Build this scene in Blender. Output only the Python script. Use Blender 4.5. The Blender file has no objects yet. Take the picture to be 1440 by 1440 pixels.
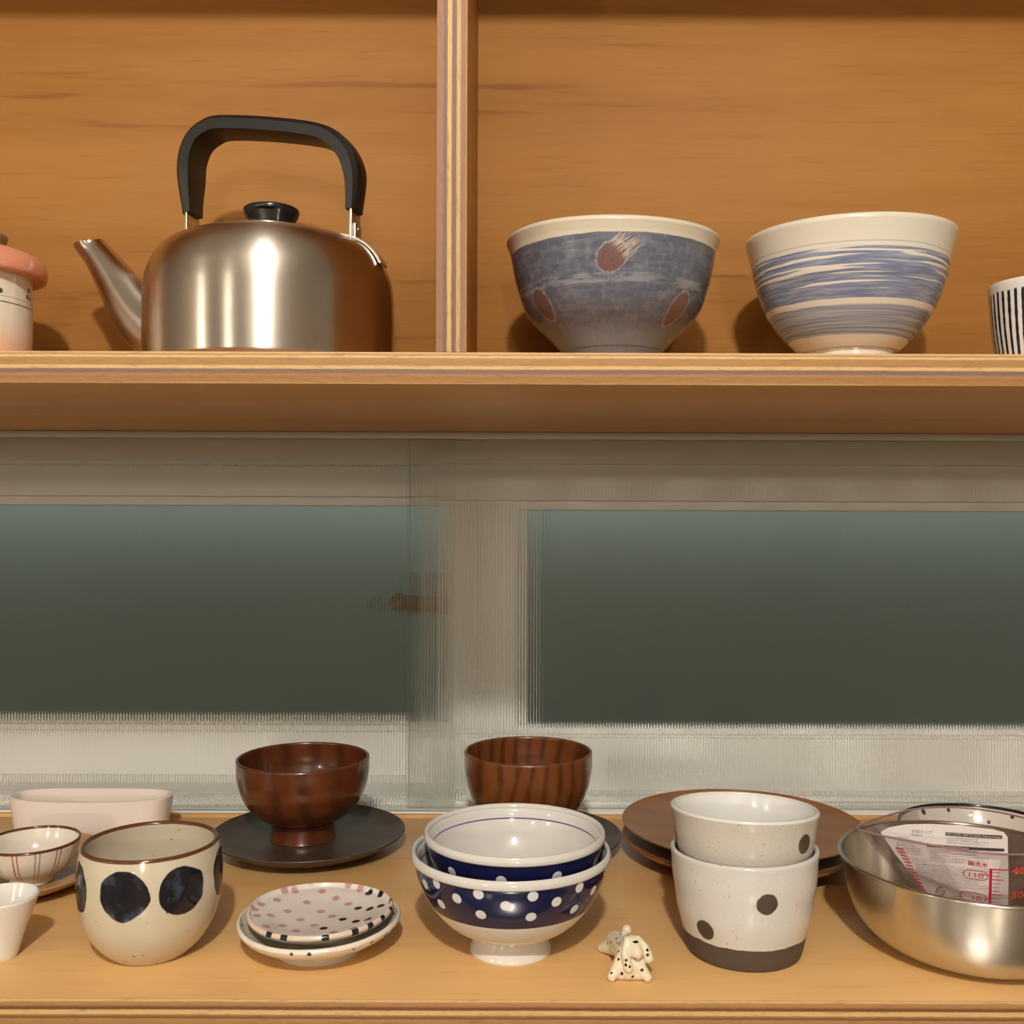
import bpy, bmesh, math, random
from mathutils import Vector, Matrix, noise as mnoise
C = bpy.context.scene
PI = math.pi
R = math.radians

# ------------------------------------------------------------------ camera, world, light, exposure
cam_d = bpy.data.cameras.new('camera')
cam_d.sensor_width = 36; cam_d.lens = 36.0; cam_d.clip_start = 0.02
cam = bpy.data.objects.new('camera', cam_d); C.collection.objects.link(cam)
cam.rotation_euler = (R(90), R(-0.2), 0)
C.camera = cam
C.view_settings.view_transform = 'Standard'; C.view_settings.look = 'None'
C.view_settings.gamma = 1; C.view_settings.use_curve_mapping = False
C.view_settings.exposure = 0.0
C.cycles.use_denoising = True
C.cycles.max_bounces = 14; C.cycles.transmission_bounces = 12; C.cycles.transparent_max_bounces = 16
C.cycles.diffuse_bounces = 5; C.cycles.glossy_bounces = 5
C.cycles.sample_clamp_indirect = 4.0
w = bpy.data.worlds.new('dusk'); C.world = w; w.use_nodes = True
w.node_tree.nodes['Background'].inputs[0].default_value = (0.78, 0.88, 0.80, 1)
w.node_tree.nodes['Background'].inputs[1].default_value = 0.34

def lamp(name, loc, power, col, size):
    l = bpy.data.lights.new(name, 'POINT'); l.energy = power; l.color = col; l.shadow_soft_size = size
    o = bpy.data.objects.new(name, l); o.location = loc; C.collection.objects.link(o)
lamp('ceiling_lamp_light', (0.0, -0.70, 0.94), 85, (1.0, 0.945, 0.87), 0.038)
lamp('left_lamp_light', (-2.1, -1.0, 0.32), 20, (1.0, 0.88, 0.72), 0.06)
lamp('hall_lamp_light', (-1.05, -1.3, 0.36), 13, (1.0, 0.88, 0.72), 0.05)

lamp('added_far_fill_light', (0.30, -4.0, 0.53), 110, (1.0, 0.90, 0.76), 0.06)  # added fill from deep in the room, lifts the window frame under the shelf

# ------------------------------------------------------------------ object helpers
def link(o): C.collection.objects.link(o); return o
def empty(name, loc, rz=0.0):
    o = bpy.data.objects.new(name, None); o.location = loc; o.rotation_euler = (0, 0, rz); o.empty_display_size = 0.02
    return link(o)
def tag(o, label, cat, group=None):
    o['label'] = label; o['category'] = cat
    if group: o['group'] = group
    return o
def from_bm(name, bm, mat, parent=None, smooth=True, sharp=55, loc=None, rot=None):
    bmesh.ops.recalc_face_normals(bm, faces=bm.faces[:])
    if smooth:
        for f in bm.faces: f.smooth = True
        if sharp:
            lim = R(sharp)
            for e in bm.edges:
                if len(e.link_faces) == 2 and e.calc_face_angle(0) > lim: e.smooth = False
    me = bpy.data.meshes.new(name); bm.to_mesh(me); bm.free()
    me.materials.append(mat)
    o = link(bpy.data.objects.new(name, me))
    if parent: o.parent = parent
    if loc: o.location = loc
    if rot: o.rotation_euler = rot
    return o
def add_box(bm, a, b, bev=0.0, seg=2):
    t = bmesh.new()
    bmesh.ops.create_cube(t, size=1)
    for v in t.verts:
        for i in range(3): v.co[i] = a[i] + (b[i] - a[i]) * (v.co[i] + .5)
    if bev: bmesh.ops.bevel(t, geom=t.edges[:], offset=bev, segments=seg, profile=.5, affect='EDGES')
    m = bpy.data.meshes.new('t'); t.to_mesh(m); t.free(); bm.from_mesh(m); bpy.data.meshes.remove(m)
def box(name, a, b, mat, parent=None, bev=0.0005):
    bm = bmesh.new(); add_box(bm, a, b, bev); return from_bm(name, bm, mat, parent, True, 30)
def spline(pts, n=6):
    """Catmull-Rom through pts; a point given twice in a row makes a corner."""
    out = []
    P = [tuple(p) for p in pts]
    for i in range(len(P) - 1):
        p1, p2 = P[i], P[i + 1]
        if p1 == p2: continue
        p0 = P[i - 1] if i > 0 else p1
        p3 = P[i + 2] if i + 2 < len(P) else p2
        for k in range(n):
            t = k / n
            out.append(tuple(.5 * ((2 * b) + (-a + c) * t + (2 * a - 5 * b + 4 * c - d) * t * t + (-a + 3 * b - 3 * c + d) * t ** 3)
                             for a, b, c, d in zip(p0, p1, p2, p3)))
    out.append(P[-1]); return out
def lathe_bm(path, segs=128, wob=None, bm=None):
    bm = bm or bmesh.new(); rings = []
    for (r, z) in path:
        if r < 1e-5: rings.append([bm.verts.new((0, 0, z))]); continue
        ring = []
        for k in range(segs):
            a = 2 * PI * k / segs; rr, zz = r, z
            if wob: rr, zz = wob(a, r, z)
            ring.append(bm.verts.new((rr * math.cos(a), rr * math.sin(a), zz)))
        rings.append(ring)
    for A, B in zip(rings, rings[1:]):
        if len(A) == 1 and len(B) == 1: continue
        for k in range(segs):
            j = (k + 1) % segs
            if len(A) == 1: bm.faces.new((A[0], B[k], B[j]))
            elif len(B) == 1: bm.faces.new((A[k], B[0], A[j]))
            else: bm.faces.new((A[k], B[k], B[j], A[j]))
    return bm
def vessel_path(outer, t, zfloor, lip=None, n=6):
    """outer: profile from the base (r>0) up to the rim; t wall; returns a closed path axis->outer->rim->inner->axis"""
    o = spline(outer, n)
    path = [(0.0, o[0][1])] + o
    inn = []
    for i in range(len(o)):
        a = o[max(i - 1, 0)]; b = o[min(i + 1, len(o) - 1)]
        dx, dz = b[0] - a[0], b[1] - a[1]; L = math.hypot(dx, dz) or 1
        inn.append((o[i][0] - dz / L * t, o[i][1] + dx / L * t))
    inn = [p for p in inn if p[1] > zfloor + .0015 and p[0] > .004]
    inn.reverse()
    re, ri = o[-1], inn[0]
    cx, cz = (re[0] + ri[0]) / 2, (re[1] + ri[1]) / 2
    h = lip if lip is not None else t * .5
    ang0 = math.atan2(re[1] - cz, re[0] - cx)
    for k in range(1, 6):
        a = PI * k / 6
        c, s = math.cos(a), math.sin(a)
        path.append((cx + (re[0] - cx) * c + (0) * s, cz + (re[1] - cz) * c + h * s))
    last = inn[-1]
    path += inn
    # close the well with a smooth curve to the axis
    for k in range(1, 6):
        u = k / 6
        path.append((last[0] * (1 - u), zfloor + (last[1] - zfloor) * (1 - u) ** 2.2))
    path.append((0.0, zfloor))
    return path
def tube_bm(cs, rs, segs=20, cap=True, bm=None, sq=(1, 1), up=None, normals=None):
    bm = bm or bmesh.new(); rings = []; N = len(cs)
    cs = [Vector(c) for c in cs]
    for i in range(N):
        t = (cs[min(i + 1, N - 1)] - cs[max(i - 1, 0)]).normalized()
        if normals and normals[i] is not None: t = Vector(normals[i]).normalized()
        u = Vector(up or (0, 1, 0)); u = (u - t * u.dot(t)).normalized(); v = t.cross(u)
        r = rs[i] if isinstance(rs, (list, tuple)) else rs
        rings.append([bm.verts.new(cs[i] + (u * math.cos(2 * PI * k / segs) * sq[0] + v * math.sin(2 * PI * k / segs) * sq[1]) * r) for k in range(segs)])
    for A, B in zip(rings, rings[1:]):
        for k in range(segs): bm.faces.new((A[k], A[(k + 1) % segs], B[(k + 1) % segs], B[k]))
    if cap: bm.faces.new(rings[0]); bm.faces.new(rings[-1][::-1])
    return bm
def sweep_bm(cs, section, up, bm=None):
    """sweep a closed 2-D section (u along `up`, v outwards) along cs"""
    bm = bm or bmesh.new(); N = len(cs); cs = [Vector(c) for c in cs]; rings = []
    for i in range(N):
        t = (cs[min(i + 1, N - 1)] - cs[max(i - 1, 0)]).normalized()
        u = Vector(up).normalized(); v = t.cross(u).normalized()
        sec = section(i / (N - 1)) if callable(section) else section
        rings.append([bm.verts.new(cs[i] + u * a + v * b) for a, b in sec])
    n = len(rings[0])
    for A, B in zip(rings, rings[1:]):
        for k in range(n): bm.faces.new((A[k], A[(k + 1) % n], B[(k + 1) % n], B[k]))
    bm.faces.new(rings[0]); bm.faces.new(rings[-1][::-1]); return bm
def ball(bm, c, r, seg=16, sc=(1, 1, 1)):
    bmesh.ops.create_uvsphere(bm, u_segments=seg, v_segments=seg // 2 + 2, radius=1,
                              matrix=Matrix.Translation(c) @ Matrix.Diagonal((r * sc[0], r * sc[1], r * sc[2], 1)))

# ------------------------------------------------------------------ material helper: node maths written as expressions
class S:
    def __init__(s, g, k): s.g = g; s.k = k
    def _m(s, op, *a): return s.g.math(op, s, *a)
    def __add__(s, o): return s._m('ADD', o)
    __radd__ = __add__
    def __sub__(s, o): return s._m('SUBTRACT', o)
    def __rsub__(s, o): return s.g.math('SUBTRACT', o, s)
    def __mul__(s, o): return s._m('MULTIPLY', o)
    __rmul__ = __mul__
    def __truediv__(s, o): return s._m('DIVIDE', o)
class G:
    def __init__(g, name):
        g.m = bpy.data.materials.new(name); g.m.use_nodes = True
        g.t = g.m.node_tree; g.N = g.t.nodes; g.L = g.t.links; g.N.clear()
        tc = g.N.new('ShaderNodeTexCoord'); g.P = S(g, tc.outputs['Object'])
        sp = g.N.new('ShaderNodeSeparateXYZ'); g.L.new(g.P.k, sp.inputs[0])
        g.x, g.y, g.z = (S(g, sp.outputs[i]) for i in range(3))
    def put(g, sock, v):
        if isinstance(v, S): g.L.new(v.k, sock)
        elif isinstance(v, (tuple, list)): sock.default_value = tuple(v) + ((1,) if len(v) == 3 and len(sock.default_value) == 4 else ())
        else: sock.default_value = v
    def math(g, op, *a):
        n = g.N.new('ShaderNodeMath'); n.operation = op
        for i, v in enumerate(a): g.put(n.inputs[i], v)
        return S(g, n.outputs[0])
    def mx(g, a, b): return g.math('MAXIMUM', a, b)
    def mn(g, a, b): return g.math('MINIMUM', a, b)
    def ab(g, a): return g.math('ABSOLUTE', a)
    def ss(g, a, b, x):
        n = g.N.new('ShaderNodeMapRange'); n.interpolation_type = 'SMOOTHSTEP'
        g.put(n.inputs[0], x)
        lo, hi, f, t = (a, b, 0., 1.) if a < b else (b, a, 1., 0.)
        n.inputs[1].default_value = lo; n.inputs[2].default_value = hi; n.inputs[3].default_value = f; n.inputs[4].default_value = t
        return S(g, n.outputs[0])
    def vec(g, x, y, z):
        n = g.N.new('ShaderNodeCombineXYZ')
        for i, v in enumerate((x, y, z)): g.put(n.inputs[i], v)
        return S(g, n.outputs[0])
    def vm(g, op, a, b):
        n = g.N.new('ShaderNodeVectorMath'); n.operation = op
        g.put(n.inputs[0], a); g.put(n.inputs[1], b)
        return S(g, n.outputs['Value' if op in ('DISTANCE', 'DOT_PRODUCT', 'LENGTH') else 'Vector'])
    def noise(g, v, scale=1., detail=3., rough=.5, col=False):
        n = g.N.new('ShaderNodeTexNoise'); g.put(n.inputs['Vector'], v)
        n.inputs['Scale'].default_value = scale; n.inputs['Detail'].default_value = detail; n.inputs['Roughness'].default_value = rough
        return S(g, n.outputs[1 if col else 0])
    def mix(g, f, a, b):
        n = g.N.new('ShaderNodeMix'); n.data_type = 'RGBA'
        g.put(n.inputs[0], f); g.put(n.inputs[6], a); g.put(n.inputs[7], b)
        return S(g, n.outputs[2])
    def ramp(g, f, stops, interp='LINEAR'):
        n = g.N.new('ShaderNodeValToRGB'); g.put(n.inputs[0], f); r = n.color_ramp; r.interpolation = interp
        while len(r.elements) < len(stops): r.elements.new(.5)
        for e, (p, c) in zip(r.elements, stops): e.position = p; e.color = (*c, 1)
        return S(g, n.outputs[0])
    def theta(g): return g.math('ARCTAN2', g.x, -1.0 * g.y)       # 0 at the front (-y), positive to the right, seam at the back
    def outer(g, prof, t):
        """1 on the outside face of a vessel with this profile and wall t, 0 on its inside"""
        n = g.N.new('ShaderNodeFloatCurve'); g.put(n.inputs['Value'], g.z * 10.0)
        cv = n.mapping.curves[0]; P0 = [(z * 10, (r - t * .5) * 10) for r, z in prof]
        while len(cv.points) < len(P0): cv.points.new(.5, .5)
        for p, (a, b) in zip(cv.points, P0): p.location = (a, b); p.handle_type = 'VECTOR'
        n.mapping.update()
        return g.ss(-.0002, .0002, g.rad() - S(g, n.outputs[0]) / 10.0)
    def rad(g): return g.math('SQRT', g.x * g.x + g.y * g.y)
    def spots(g, pts, P=None, soft=.0006):
        """1 inside any of the painted round spots (centre xyz, radius)"""
        P = P or g.P; f = None
        for c, r in pts:
            d = g.vm('DISTANCE', P, c) - r
            f = d if f is None else g.mn(f, d)
        return g.ss(soft, -soft, f)
    def warp(g, amt, scale):
        n = g.noise(g.P, scale, 2, .5, col=True)
        return g.vm('ADD', g.P, g.vm('MULTIPLY', g.vm('SUBTRACT', n, (.5, .5, .5)), (amt, amt, amt)))
    def out(g, col, rough=.5, metal=0., coat=0., bump=None, bd=.001, spec=.5, trans=0., ior=1.5, aniso=0., sss=0.):
        b = g.N.new('ShaderNodeBsdfPrincipled'); i = b.inputs
        g.put(i['Base Color'], col); g.put(i['Roughness'], rough); g.put(i['Metallic'], metal)
        i['Coat Weight'].default_value = coat; i['Coat Roughness'].default_value = .08
        i['Specular IOR Level'].default_value = spec; i['Transmission Weight'].default_value = trans; i['IOR'].default_value = ior
        if aniso:
            i['Anisotropic'].default_value = aniso
            tn = g.N.new('ShaderNodeTangent'); tn.direction_type = 'RADIAL'; tn.axis = 'Z'; g.L.new(tn.outputs[0], i['Tangent']); i['Anisotropic Rotation'].default_value = .25
        if sss:
            i['Subsurface Weight'].default_value = sss; i['Subsurface Scale'].default_value = .004
        if bump is not None:
            bn = g.N.new('ShaderNodeBump'); bn.inputs['Distance'].default_value = bd; bn.inputs['Strength'].default_value = 1
            g.put(bn.inputs['Height'], bump); g.L.new(bn.outputs[0], i['Normal'])
        o = g.N.new('ShaderNodeOutputMaterial'); g.L.new(b.outputs[0], o.inputs[0]); return g.m
def plain(name, col, rough=.5, **k): return G(name).out(col, rough, **k)

# ------------------------------------------------------------------ wood and wall materials
def plywood(name, c1, c2, c3, rough=.42, sc=1.0, off=(0, 0, 0), axis='x', spec=.35):
    g = G(name)
    P = g.vm('ADD', g.P, off)
    st = {'x': (1.5, 9, 14), 'z': (9, 9, 1.5)}[axis]
    st2 = {'x': (5, 40, 95), 'z': (80, 40, 5)}[axis]
    st3 = {'x': (14, 200, 330), 'z': (330, 200, 14)}[axis]
    big = g.noise(g.vm('MULTIPLY', P, tuple(v * sc for v in st)), 1, 4, .55)
    mid = g.noise(g.vm('MULTIPLY', P, tuple(v * sc for v in st2)), 1, 4, .6)
    fin = g.noise(g.vm('MULTIPLY', P, tuple(v * sc for v in st3)), 1, 3, .6)
    col = g.mix(g.ss(.32, .68, big), c1, c2)
    streak = g.ss(.56, .74, mid) * g.ss(.42, .62, big)
    col = g.mix(streak * .75, col, c3)
    col = g.mix(g.ss(.5, .8, fin) * .35, col, c3)
    return g.out(col, rough, bump=fin * .5 + mid * .5, bd=.0003, spec=spec)
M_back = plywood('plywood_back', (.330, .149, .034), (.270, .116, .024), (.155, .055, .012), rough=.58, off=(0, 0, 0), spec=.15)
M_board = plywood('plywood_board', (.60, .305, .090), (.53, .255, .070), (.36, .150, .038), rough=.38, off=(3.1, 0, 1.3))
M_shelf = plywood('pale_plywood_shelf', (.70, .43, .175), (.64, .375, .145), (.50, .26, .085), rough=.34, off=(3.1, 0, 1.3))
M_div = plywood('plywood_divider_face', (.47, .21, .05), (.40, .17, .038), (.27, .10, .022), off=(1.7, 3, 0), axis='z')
M_lining = plywood('dark_plywood_lining', (.52, .26, .075), (.46, .22, .06), (.34, .14, .035), off=(5.2, 0, .4))

def ply_edge(name, lo, hi, stops, axis='z', along='x', wave=.035):
    """cut plywood edge: veneer layers across `axis` from lo to hi, ragged along the grain"""
    g = G(name)
    c = {'x': g.x, 'y': g.y, 'z': g.z}[axis]; a = {'x': g.x, 'z': g.z}[along]
    big = g.noise(g.vec(a * 6, c * 20, 0), 1, 3, .5); fin = g.noise(g.vec(a * 160, c * 300, 2), 1, 3, .6)
    t = (c - lo) / (hi - lo) + (big - .5) * wave * 2 + (fin - .5) * .035
    col = g.ramp(t, stops)
    flecks = g.noise(g.vec(a * 60, c * 500, 5), 1, 3, .7)
    col = g.mix(g.ss(.5, .75, flecks) * .5, col, (.18, .085, .04))
    col = g.mix(g.ss(.72, .8, g.noise(g.vec(a * 25, c * 700, 9), 1, 2, .5)), col, (.07, .03, .012))
    return g.out(col, .6, bump=fin, bd=.0006, spec=.25)
MAU, GMA, YEL, TAN, LGT, BRN, DRK = (.30, .165, .108), (.20, .125, .095), (.58, .385, .165), (.35, .19, .072), (.54, .345, .15), (.31, .15, .055), (.14, .062, .022)
M_edge_up = ply_edge('plywood_edge_upper', .0810, .1013, [(0, LGT), (.03, TAN), (.22, BRN), (.26, TAN), (.32, MAU), (.34, GMA), (.45, GMA), (.48, YEL), (.56, YEL), (.59, TAN), (.80, TAN), (.83, YEL), (.88, YEL), (.91, MAU), (.95, LGT), (1, LGT)])
M_edge_low = ply_edge('plywood_edge_lower', -.335, -.31, [(0, BRN), (.10, BRN), (.13, YEL), (.25, YEL), (.28, BRN), (.50, TAN), (.53, DRK), (.60, BRN), (.63, YEL), (.72, LGT), (.745, DRK), (.80, DRK), (.84, BRN), (.93, TAN), (.955, LGT), (1, LGT)], wave=.02)
M_edge_div = ply_edge('plywood_edge_divider', -.0487, -.0293, [(0, TAN), (.03, MAU), (.2, MAU), (.24, GMA), (.34, GMA), (.37, YEL), (.48, YEL), (.51, GMA), (.64, GMA), (.67, LGT), (.77, LGT), (.80, MAU), (.96, MAU), (.98, LGT), (1, TAN)], axis='x', along='z', wave=.015)
M_plaster = plain('painted_plaster', (.36, .32, .27), .8)
M_ceiling = plain('white_ceiling', (.50, .47, .42), .85)
gf = G('floor_boards'); M_floor = gf.out(gf.mix(gf.noise(gf.vm('MULTIPLY', gf.P, (3, 40, 1)), 1, 3), (.36, .26, .16), (.26, .175, .10)), .5)
M_white_paint = plain('white_window_paint', (.93, .91, .87), .45)
M_alu = plain('grey_aluminium', (.55, .55, .52), .45, metal=.4)

# ------------------------------------------------------------------ the room
def struct(o): o['kind'] = 'structure'; return o
W = .92
bm = bmesh.new()
for a, b in (((-2.6, .88, .0955), (2.3, 1.30, 1.06)), ((-2.6, .88, -1.42), (2.3, 1.30, -.3355)),
             ((-2.6, .88, -.3355), (-W, 1.30, .0955)), ((W, .88, -.3355), (2.3, 1.30, .0955))): add_box(bm, a, b)
struct(from_bm('wall_front', bm, M_plaster, None, False))
struct(box('wall_left', (-2.7, -5.2, -1.42), (-2.6, 1.30, 1.06), M_plaster, None, 0))
struct(box('wall_right', (2.3, -5.2, -1.42), (2.4, 1.30, 1.06), M_plaster, None, 0))
struct(box('wall_back', (-2.7, -5.3, -1.42), (2.4, -5.2, 1.06), M_plaster, None, 0))
struct(box('floor', (-2.7, -5.3, -1.52), (2.4, 1.30, -1.42), M_floor, None, 0))
struct(box('ceiling', (-2.7, -5.3, 1.06), (2.4, 1.30, 1.16), M_ceiling, None, 0))
struct(box('trim_1', (-W + .001, .8785, .0815), (W - .001, 1.235, .095), M_lining))          # wooden head lining over the window niche
struct(box('trim_2', (-W + .001, 1.0365, -.335), (W - .001, 1.0435, -.3072), M_shelf))       # low wooden rail the glass panels stand on
struct(box('trim_3', (-W + .001, 1.043, .0745), (W - .001, 1.068, .0812), M_alu))          # grey upper track

# ------------------------------------------------------------------ window behind the fluted glass
gp = G('frosted_night_glass')
M_frost = gp.out((.80, .86, .82), .38, trans=1.0, ior=1.3, bump=gp.noise(gp.P, 900, 2), bd=.0002)
win = struct(empty('window_1', (0, 1.15, -.31)))
def wbox(name, a, b, mat=M_white_paint, parent=win, bev=.002):
    o = box(name, a, b, mat, None, bev); o.parent = parent; o.matrix_parent_inverse = Matrix.Translation((0, -1.15, .31)); return o
bm = bmesh.new()
for a, b in (((-W + .002, 1.10, .052), (W - .002, 1.234, .0812)), ((-W + .002, 1.0442, -.335), (W - .002, 1.234, -.3063)), ((-W + .002, 1.069, -.3063), (W - .002, 1.074, -.3015)), ((-W + .002, 1.0865, -.3063), (W - .002, 1.091, -.3005)), ((-W + .002, 1.10, -.3063), (W - .002, 1.234, -.3020)),
             ((-W + .002, 1.10, -.302), (-W + .03, 1.234, .052)), ((W - .03, 1.10, -.302), (W - .002, 1.234, .052))): add_box(bm, a, b, .002)
o = from_bm('window_frame', bm, M_white_paint, win, True, 30); o.matrix_parent_inverse = Matrix.Translation((0, -1.15, .31))
def sash(x0, x1, y, px0, px1, pz0, pz1, z0=-.3016, z1=.0518):
    bm = bmesh.new()
    for a, b in (((x0, y, pz1), (x1, y + .03, z1)), ((x0, y, z0), (x1, y + .03, pz0)), ((x0, y, pz0), (px0, y + .03, pz1)), ((px1, y, pz0), (x1, y + .03, pz1))): add_box(bm, a, b, .0015)
    s = from_bm('sash', bm, M_white_paint, win, True, 30); s.matrix_parent_inverse = Matrix.Translation((0, -1.15, .31))
    bm = bmesh.new(); e = .010
    for a, b in (((px0, y + .006, pz1 - e), (px1, y + .024, pz1 - .0002)), ((px0, y + .006, pz0 + .0002), (px1, y + .024, pz0 + e)),
                 ((px0 + .0002, y + .006, pz0 + e), (px0 + e, y + .024, pz1 - e)), ((px1 - e, y + .006, pz0 + e), (px1 - .0002, y + .024, pz1 - e))): add_box(bm, a, b, .001)
    from_bm('glazing_bead', bm, M_white_paint, s, True, 30)
    from_bm('pane', (lambda b: (add_box(b, (px0 + .004, y + .0135, pz0 + .004), (px1 - .004, y + .0175, pz1 - .004)), b)[1])(bmesh.new()), M_frost, s, False)
    return s
sash(-.0810, W - .032, 1.110, .0070, W - .10, -.2415, .0123)
sL = sash(-W + .032, .012, 1.170, -W + .10, -.0640, -.2440, .0165)
# crescent lock on the meeting stile
bm = bmesh.new(); add_box(bm, (-.0965, 1.128, -.112), (-.0812, 1.150, -.066), .003); add_box(bm, (-.124, 1.122, -.108), (-.094, 1.132, -.092), .003)
ball(bm, (-.124, 1.127, -.100), .0105)
o = from_bm('window_latch', bm, plain('dark_bronze_latch', (.24, .16, .09), .4, metal=.3), win, True, 40); o.matrix_parent_inverse = Matrix.Translation((0, -1.15, .31))

# outside: garden wall and ground in the dusk
struct(box('exterior_wall', (-5, 2.9, -2.6), (5, 3.05, -.02), plain('dim_garden_wall', (.40, .385, .32), .9), None, 0))
struct(box('ground', (-6, 1.31, -2.8), (6, 12, -2.6), plain('dark_ground', (.30, .29, .23), .95), None, 0))

# ------------------------------------------------------------------ fluted glass sliding panels
def glass_mats():
    m = bpy.data.materials.new('fluted_glass_ribs'); m.use_nodes = True; t = m.node_tree; t.nodes.clear()
    tr = t.nodes.new('ShaderNodeBsdfTransparent'); tr.inputs[0].default_value = (.985, .99, .98, 1)
    rf = t.nodes.new('ShaderNodeBsdfRefraction'); rf.inputs['IOR'].default_value = 1.45; rf.inputs['Roughness'].default_value = .02; rf.inputs[0].default_value = (.985, .99, .98, 1)
    mx = t.nodes.new('ShaderNodeMixShader'); mx.inputs[0].default_value = .9
    t.links.new(tr.outputs[0], mx.inputs[1]); t.links.new(rf.outputs[0], mx.inputs[2])
    o = t.nodes.new('ShaderNodeOutputMaterial'); t.links.new(mx.outputs[0], o.inputs[0])
    m2 = bpy.data.materials.new('flat_glass_face'); m2.use_nodes = True; t = m2.node_tree; t.nodes.clear()
    tr = t.nodes.new('ShaderNodeBsdfTransparent'); tr.inputs[0].default_value = (.985, .99, .98, 1)
    gl = t.nodes.new('ShaderNodeBsdfGlossy'); gl.inputs['Roughness'].default_value = .03
    fr = t.nodes.new('ShaderNodeFresnel'); fr.inputs[0].default_value = 1.45
    ml = t.nodes.new('ShaderNodeMath'); ml.operation = 'MULTIPLY'; ml.inputs[1].default_value = .6; t.links.new(fr.outputs[0], ml.inputs[0])
    mx = t.nodes.new('ShaderNodeMixShader'); t.links.new(ml.outputs[0], mx.inputs[0]); t.links.new(tr.outputs[0], mx.inputs[1]); t.links.new(gl.outputs[0], mx.inputs[2])
    o = t.nodes.new('ShaderNodeOutputMaterial'); t.links.new(mx.outputs[0], o.inputs[0])
    m3 = bpy.data.materials.new('fluted_glass_crests'); m3.use_nodes = True; t = m3.node_tree; t.nodes.clear()
    tr = t.nodes.new('ShaderNodeBsdfTransparent'); tr.inputs[0].default_value = (.985, .99, .98, 1)
    o = t.nodes.new('ShaderNodeOutputMaterial'); t.links.new(tr.outputs[0], o.inputs[0])
    return m2, m, m3
M_gface, M_gribs, M_gcrest = glass_mats()
M_gedge = plain('green_glass_edge', (.42, .50, .43), .3)
def fluted(name, x0, x1, y, z0, z1, label):
    bm = bmesh.new(); pitch = .0031; dep = .00090; th = .0035; k = 8
    n = int(round((x1 - x0) / pitch)); pitch = (x1 - x0) / n
    top, bot = [], []
    for i in range(n * k + 1):
        u = (i % k) / k
        xx = x0 + i * pitch / k
        yy = y + th + dep * (1 - (2 * u - 1) ** 2) if i < n * k else y + th
        top.append(bm.verts.new((xx, yy, z1))); bot.append(bm.verts.new((xx, yy, z0)))
    f0 = [bm.verts.new((x0, y, z0)), bm.verts.new((x1, y, z0)), bm.verts.new((x1, y, z1)), bm.verts.new((x0, y, z1))]
    for i in range(n * k):
        f = bm.faces.new((bot[i], bot[i + 1], top[i + 1], top[i])); f.material_index = 1 if i % k in (0, 1, k - 2, k - 1) else 3; f.smooth = True
    for i in range(n + 1):
        for e in bot[i * k].link_edges:
            if e.other_vert(bot[i * k]) is top[i * k]: e.smooth = False
    bm.faces.new(f0)
    for q in ((f0[0], f0[3], top[0], bot[0]), (f0[1], bot[-1], top[-1], f0[2])): bm.faces.new(q).material_index = 2
    bm.faces.new([f0[3], f0[2]] + top[::-1]).material_index = 2
    bm.faces.new([f0[1], f0[0]] + bot).material_index = 2
    me = bpy.data.meshes.new(name); bm.to_mesh(me); bm.free()
    for m in (M_gface, M_gribs, M_gedge, M_gcrest): me.materials.append(m)
    return tag(link(bpy.data.objects.new(name, me)), label, 'glass panel')
fluted('fluted_glass_panel', -.90, -.0583, 1.0455, -.3058, .0742, 'left sliding pane of vertically fluted glass, in front of the dusky window')
fluted('fluted_glass_panel', -.1075, .90, 1.0565, -.3058, .0742, 'right sliding pane of vertically fluted glass, behind the brown wooden plates')

# ------------------------------------------------------------------ upper plywood cabinet and lower shelf
cab = tag(empty('plywood_cabinet', (0, .65, .081)), 'open plywood wall cabinet with a central divider, holding the kettle and two blue bowls', 'cabinet')
cab_inv = Matrix.Translation((0, -.65, -.081))
def cbox(name, a, b, mat, bev=.0004):
    o = box(name, a, b, mat, None, bev); o.parent = cab; o.matrix_parent_inverse = cab_inv; return o
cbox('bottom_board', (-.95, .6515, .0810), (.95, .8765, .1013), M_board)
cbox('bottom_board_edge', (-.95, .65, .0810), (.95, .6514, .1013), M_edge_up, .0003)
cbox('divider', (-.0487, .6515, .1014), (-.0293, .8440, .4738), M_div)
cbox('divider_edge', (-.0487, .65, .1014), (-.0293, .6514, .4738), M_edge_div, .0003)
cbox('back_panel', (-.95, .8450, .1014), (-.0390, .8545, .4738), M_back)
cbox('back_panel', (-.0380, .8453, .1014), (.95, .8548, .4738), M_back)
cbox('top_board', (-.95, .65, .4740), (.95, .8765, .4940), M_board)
sh = tag(empty('plywood_shelf', (0, .65, -.335)), 'lower plywood shelf carrying the small bowls, cups and wooden plates', 'shelf')
for nm, a, b, m in (('shelf_board', (-.915, .6515, -.3350), (.915, 1.0355, -.3100), M_shelf), ('front_edge', (-.915, .65, -.3350), (.915, .6514, -.3100), M_edge_low)):
    o = box(nm, a, b, m, None, .0004); o.parent = sh; o.matrix_parent_inverse = Matrix.Translation((0, -.65, .335))
UP, LOW = .1013, -.31
# stainless kitchen worktop under the shelf, below the picture; its sheen shows in the glazes
bm = bmesh.new(); add_box(bm, (-1.6, .02, -.66), (1.6, .879, -.62), .004); add_box(bm, (-1.6, .06, -1.4195), (1.6, .879, -.66), .002)
struct(from_bm('worktop', bm, plain('brushed_worktop_steel', (.62, .60, .56), .22, metal=1.0), None, True, 30))

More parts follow.
